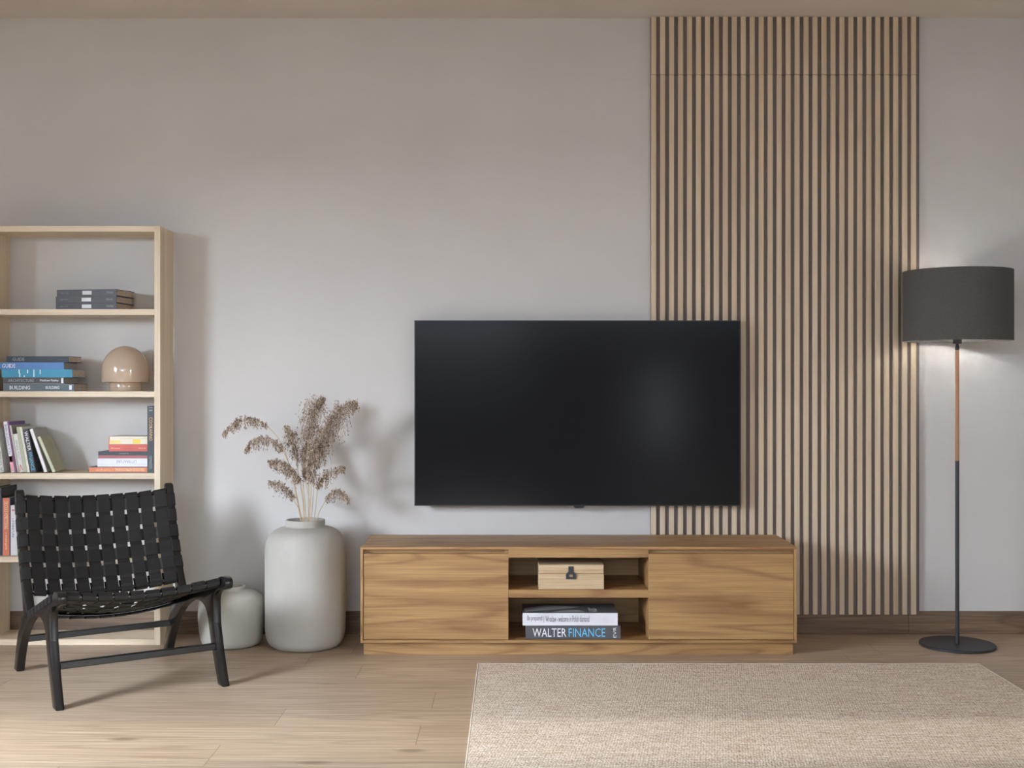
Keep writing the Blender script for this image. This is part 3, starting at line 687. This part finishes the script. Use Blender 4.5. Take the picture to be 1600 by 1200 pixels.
# ------------------------------------------------------------------ lounge chair
ang = math.atan2(0.5501, 0.8357)
ch = thing('lounge_chair', 'black wooden lounge chair with woven black leather strap seat before the bookcase', 'chair', (-1.549, 4.031, 0), (0, 0, ang))
CW = 0.618; ft = 0.031
def slab(name, pts, cuts, x0, x1, bev=0.005):
    """Extrude the outline pts [(y,z)...] from x0 to x1, rounding rims except at the cut edges (index i: edge i->i+1)."""
    n = len(pts); P = [Vector(p) for p in pts]
    area_ = sum(P[i].x * P[(i + 1) % n].y - P[(i + 1) % n].x * P[i].y for i in range(n)); sg = 1 if area_ > 0 else -1
    def inset(e):
        out = []
        for i in range(n):
            a, b, c = P[i - 1], P[i], P[(i + 1) % n]
            d1 = (b - a).normalized(); d2 = (c - b).normalized()
            n1 = Vector((-d1.y, d1.x)) * sg; n2_ = Vector((-d2.y, d2.x)) * sg
            e1 = 0 if (i - 1) % n in cuts else e; e2 = 0 if i in cuts else e
            det = n1.x * n2_.y - n1.y * n2_.x
            if abs(det) < 0.08: out.append(b + n1 * max(e1, e2)); continue
            r1 = n1.dot(b) + e1; r2 = n2_.dot(b) + e2
            out.append(Vector(((r1 * n2_.y - r2 * n1.y) / det, (n1.x * r2 - n2_.x * r1) / det)))
        return out
    bm = bmesh.new(); layers = []
    for x, e in ((x0, bev), (x0 + bev * 0.3, bev * 0.3), (x0 + bev, 0), (x1 - bev, 0), (x1 - bev * 0.3, bev * 0.3), (x1, bev)):
        layers.append([bm.verts.new((x, p.x, p.y)) for p in inset(e)])
    for a, b in zip(layers, layers[1:]):
        for i in range(n): bm.faces.new((a[i], a[(i + 1) % n], b[(i + 1) % n], b[i]))
    for lay_ in (layers[0], layers[-1]):
        f = bm.faces.new(lay_); f.normal_update(); bmesh.ops.triangulate(bm, faces=[f])
    return obj(name, bm, M['blackwood'], ch, smooth=True)
def sm(pts, n=4): return [(p.x, p.y) for p in spline([(a, b, 0) for a, b in pts], n)]
# profile curves (y back, z up)
rail_top = [(0.070, 0.394), (0.486, 0.266)]
post_f = sm([(0.486, 0.266), (0.530, 0.315), (0.585, 0.405), (0.645, 0.535), (0.692, 0.685)])
post_top = sm([(0.692, 0.685), (0.698, 0.700), (0.713, 0.706), (0.728, 0.700), (0.731, 0.685)], 3)
post_b = sm([(0.731, 0.685), (0.688, 0.535), (0.636, 0.400), (0.590, 0.310), (0.570, 0.262)])
leg_rb = sm([(0.570, 0.262), (0.628, 0.205), (0.690, 0.115), (0.742, 0.0)])
leg_rf = sm([(0.690, 0.0), (0.645, 0.085), (0.580, 0.160), (0.500, 0.220)])
arch = sm([(0.500, 0.220), (0.420, 0.256), (0.330, 0.277), (0.255, 0.278), (0.205, 0.258), (0.178, 0.222)])
leg_fb = sm([(0.178, 0.222), (0.150, 0.150), (0.070, 0.0)])
leg_ff = sm([(0.022, 0.0), (0.080, 0.130), (0.112, 0.222)])
under = sm([(0.112, 0.222), (0.118, 0.290), (0.110, 0.326), (0.080, 0.346), (0.040, 0.356), (0.010, 0.362)])
knob = sm([(0.010, 0.362), (-0.008, 0.370), (-0.013, 0.388), (-0.006, 0.402), (0.015, 0.409), (0.055, 0.404), (0.070, 0.394)], 3)
for x0 in (0.0, CW - ft):
    x1 = x0 + ft
    # rail + post; cuts at the rear leg (leg_rb[0]->arch[0]) and front leg (arch[-1]->under[0])
    up = rail_top[:1] + post_f + post_top[1:] + post_b[1:]
    c1 = len(up) - 1
    up += arch; c2 = len(up) - 1
    up += under + knob[1:-1]
    slab('side_frame', up, {c1, c2}, x0, x1)
    rl = leg_rb + leg_rf; slab('leg', rl, {len(rl) - 1}, x0, x1)
    flg = leg_fb + leg_ff; slab('leg', flg, {len(flg) - 1}, x0, x1)
def bar(name, y, z, hy, hz):
    obj(name, B(ft - 0.001, CW - ft + 0.001, y - hy, y + hy, z - hz, z + hz, bev=0.003), M['blackwood'], ch)
bar('stretcher', 0.100, 0.137, 0.010, 0.0125)
bar('stretcher', 0.640, 0.135, 0.010, 0.0125)

def ribbon(bm, pts, sides, normals, w, th):
    secs = []
    for p, s, nn in zip(pts, sides, normals):
        p = Vector(p); s = Vector(s); nn = Vector(nn)
        secs.append([bm.verts.new(p + s * (a * w / 2) + nn * (b * th / 2)) for a, b in ((-1, -1), (1, -1), (1, 1), (-1, 1))])
    for a, b in zip(secs, secs[1:]):
        for i in range(4): bm.faces.new((a[i], a[(i + 1) % 4], b[(i + 1) % 4], b[i]))
    bm.faces.new(secs[0][::-1]); bm.faces.new(secs[-1])
NCOL = 10; PC = (CW - 2 * ft) / NCOL; WS = 0.0465; TH = 0.0022; AMP = 0.0019
def q_of(x): return min(1, max(0, (x - ft) / (CW - 2 * ft)))
def weave(bm, surf, nrm, rowpos, colx, len0, len1, roww, sidedir, wrap_side, wrap_a, wrap_b, par):
    """surf(x, t) -> point, rows at t=rowpos, columns at x=colx."""
    nR = len(rowpos)
    def h(c, r): return 1 if (c + r + par) % 2 == 0 else -1       # +1: column strap in front
    # columns
    for c, x in enumerate(colx):
        ts = []; pitch = rowpos[1] - rowpos[0]
        pts = []; nn = []
        for p_, n_ in wrap_a(x): pts.append(p_); nn.append(n_)
        steps = 40
        for i in range(steps + 1):
            t_ = len0 + (len1 - len0) * i / steps
            rr = (t_ - rowpos[0]) / pitch
            k0 = math.floor(rr); fr = rr - k0
            h0_ = h(c, k0); h1_ = h(c, k0 + 1)
            e0 = 0 if fr < 0.36 else (1 if fr > 0.64 else (fr - 0.36) / 0.28)
            e0 = e0 * e0 * (3 - 2 * e0)
            off = (h0_ * (1 - e0) + h1_ * e0) * AMP
            if k0 < 0 and fr < 0.5 or k0 >= nR: off = AMP
            N = nrm(x, t_); pts.append(surf(x, t_) + N * off); nn.append(N)
        for p_, n_ in wrap_b(x): pts.append(p_); nn.append(n_)
        sd_ = [(Vector((1, 0, 0))).lerp(Vector((surf(x + 0.01, len0) - surf(x - 0.01, len0)).normalized()), 1.0)] * len(pts)
        ribbon(bm, pts, sd_, nn, WS, TH)
    # rows
    for r, t_ in enumerate(rowpos):
        pts = []; nn = []; ws_ = wrap_side(t_)
        for p_, n_ in ws_[0]: pts.append(p_); nn.append(n_)
        steps = 100
        for i in range(steps + 1):
            x = ft + (CW - 2 * ft) * i / steps
            cc = (x - colx[0]) / PC; k0 = math.floor(cc); fr = cc - k0
            e0 = 0 if fr < 0.38 else (1 if fr > 0.62 else (fr - 0.38) / 0.24)
            e0 = e0 * e0 * (3 - 2 * e0)
            off = -(h(k0, r) * (1 - e0) + h(k0 + 1, r) * e0) * AMP
            N = nrm(x, t_); pts.append(surf(x, t_) + N * off); nn.append(N)
        for p_, n_ in ws_[1]: pts.append(p_); nn.append(n_)
        ribbon(bm, pts, [sidedir(t_)] * len(pts), nn, roww, TH)
colx = [ft + PC * (i + 0.5) for i in range(NCOL)]
# --- backrest surface: follows the post fronts, hollowed backwards
pf = [Vector((0, a, b)) for a, b in post_f]
acc = [0.0]
for a, b in zip(pf, pf[1:]): acc.append(acc[-1] + (b - a).length)
def postpt(t_):
    t_ = max(0, t_)
    for i in range(len(acc) - 1):
        if t_ <= acc[i + 1] or i == len(acc) - 2:
            return pf[i].lerp(pf[i + 1], (t_ - acc[i]) / (acc[i + 1] - acc[i]))
def posttan(t_): return (postpt(t_ + 0.01) - postpt(t_ - 0.01)).normalized()
def bn(x, t_):
    T_ = posttan(t_); return Vector((0, -T_.z, T_.y))
def bs(x, t_):
    q = q_of(x); s = 4 * q * (1 - q)
    return postpt(t_) + Vector((x, 0, 0)) - bn(x, t_) * (0.034 * s) + bn(x, t_) * 0.0026 + Vector((0, 0, -0.006 * s))
bt1 = acc[-1] - 0.006; bt0 = 0.082; PR = 0.0660
rows_b = [bt1 - 0.040 - PR * i for i in range(5)][::-1]
def wrap_side_b(t_):
    p = postpt(t_); N = bn(0, t_); d = 0.0016
    L_ = [(p + Vector((-d, 0, 0)) - N * 0.030, Vector((-1, 0, 0))), (p + Vector((-d, 0, 0)) - N * 0.004, Vector((-1, 0, 0))), (p + Vector((0.0005, 0, 0)) + N * 0.0016, (N + Vector((-1, 0, 0))).normalized()), (p + Vector((0.006, 0, 0)) + N * 0.0024, N)]
    R_ = [(p + Vector((CW - 0.006, 0, 0)) + N * 0.0024, N), (p + Vector((CW - 0.0005, 0, 0)) + N * 0.0016, (N + Vector((1, 0, 0))).normalized()), (p + Vector((CW + d, 0, 0)) - N * 0.004, Vector((1, 0, 0))), (p + Vector((CW + d, 0, 0)) - N * 0.030, Vector((1, 0, 0)))]
    return L_, R_
def wrap_bot(x):
    p = bs(x, bt0); N = bn(x, bt0); T_ = posttan(bt0)
    return [(p - N * 0.024 + T_ * 0.05, -N), (p - N * 0.024, -N), (p - N * 0.020 - T_ * 0.005, (-N - T_).normalized()), (p - N * 0.004 - T_ * 0.006, (-T_ + N * 0.3).normalized())]
def wrap_top(x):
    p = bs(x, bt1); N = bn(x, bt1); T_ = posttan(bt1)
    return [(p - N * 0.004 + T_ * 0.006, (T_ + N * 0.3).normalized()), (p - N * 0.020 + T_ * 0.005, (T_ - N).normalized()), (p - N * 0.024, -N), (p - N * 0.024 - T_ * 0.05, -N)]
bm = bmesh.new()
weave(bm, bs, bn, rows_b, colx, bt0, bt1, 0.0480, lambda t_: posttan(t_), wrap_side_b, wrap_bot, wrap_top, 0)
obj('woven_backrest', bm, M['leather'], ch)
# curved rails the straps wrap round
def crail(name, surf, nrm, t_, depth, r=0.009):
    bm = bmesh.new(); tube(bm, [surf(x, t_) - nrm(x, t_) * depth for x in [ft - 0.004 + (CW - 2 * ft + 0.008) * i / 20 for i in range(21)]], r, 12)
    obj(name, bm, M['blackwood'], ch, smooth='all')
crail('top_rail', bs, bn, bt1 - 0.007, 0.012); crail('lower_back_rail', bs, bn, bt0 + 0.007, 0.012)
# --- seat surface
S0, S1 = Vector((0, 0.044, 0.402)), Vector((0, 0.474, 0.2698)); ST = (S1 - S0).normalized(); SL = (S1 - S0).length
SN = Vector((0, -ST.z, ST.y))
def sn(x, t_): return SN
def ss(x, t_):
    q = q_of(x); s = 4 * q * (1 - q); a = min(1, max(0, t_ / SL))
    dep = 0.022 + 0.036 * math.sin(math.pi * min(1, a * 1.15 + 0.0) * 0.9)
    return S0 + ST * t_ + Vector((x, 0, 0)) + SN * 0.0012 - Vector((0, 0, 1)) * dep * s
PRs = (SL - 0.045) / 7
rows_s = [0.045 + PRs * (i + 0.5) for i in range(7)]
def wrap_side_s(t_):
    p = S0 + ST * t_; d = 0.0016
    L_ = [(p + Vector((-d, 0, 0)) - SN * 0.024, Vector((-1, 0, 0))), (p + Vector((-d, 0, 0)) - SN * 0.004, Vector((-1, 0, 0))), (p + Vector((0.0005, 0, 0)) + SN * 0.0012, (SN + Vector((-1, 0, 0))).normalized()), (p + Vector((0.006, 0, 0)) + SN * 0.0022, SN)]
    R_ = [(Vector((CW - q_.x, q_.y, q_.z)), Vector((-n_.x, n_.y, n_.z))) for q_, n_ in L_[::-1]]
    return L_, R_
def wrap_front(x):
    p = ss(x, 0.0); 
    return [(p + ST * 0.060 - SN * 0.030, -SN), (p + ST * 0.004 - SN * 0.030, -SN), (p - ST * 0.006 - SN * 0.026, (-ST - SN).normalized()), (p - ST * 0.009 - SN * 0.014, -ST), (p - ST * 0.006 - SN * 0.002, (-ST + SN).normalized())]
def wrap_rear(x):
    p = ss(x, SL)
    return [(p + ST * 0.004 - SN * 0.004, (ST + SN).normalized()), (p + ST * 0.006 - SN * 0.012, ST), (p + ST * 0.002 - SN * 0.022, -SN), (p - ST * 0.05 - SN * 0.023, -SN)]
bm = bmesh.new()
weave(bm, ss, sn, rows_s, colx, 0.002, SL - 0.002, min(0.0480, PRs * 0.86), lambda t_: ST, wrap_side_s, wrap_front, wrap_rear, 1)
obj('woven_seat', bm, M['leather'], ch)
crail('front_rail', ss, sn, 0.006, 0.015, 0.0115); crail('rear_seat_rail', ss, sn, SL - 0.006, 0.012, 0.0085)

# ------------------------------------------------------------------ low dark sideboard added behind the camera, only to darken the screen reflection
M['dark_oak'] = wood('dark_oak', RGB(54, 44, 38), RGB(46, 37, 32), RGB(26, 20, 17), 'X', 20, 0.3, (0.7, 5.0), rough=0.55).m
sb = thing('sideboard', 'dark wooden sideboard added out of view to give the television something dark to reflect', 'sideboard', (-1.9, YB + 0.02, 0))
obj('body', B(0, 2.1, 0, 0.42, 0.10, 0.80, bev=0.003), M['dark_oak'], sb)
for i in range(3):
    dr = obj('door', B(0.02 + i * 0.69, 0.70 + i * 0.69, 0.4202, 0.438, 0.13, 0.77, bev=0.002), M['dark_oak'], sb)
    obj('handle', B(0.62 + i * 0.69, 0.64 + i * 0.69, 0.4385, 0.455, 0.35, 0.55, bev=0.002), M['black'], dr)
for x in (0.06, 2.0):
    for y in (0.05, 0.34): obj('leg', B(x, x + 0.04, y, y + 0.04, 0, 0.0998, bev=0.002), M['black'], sb)
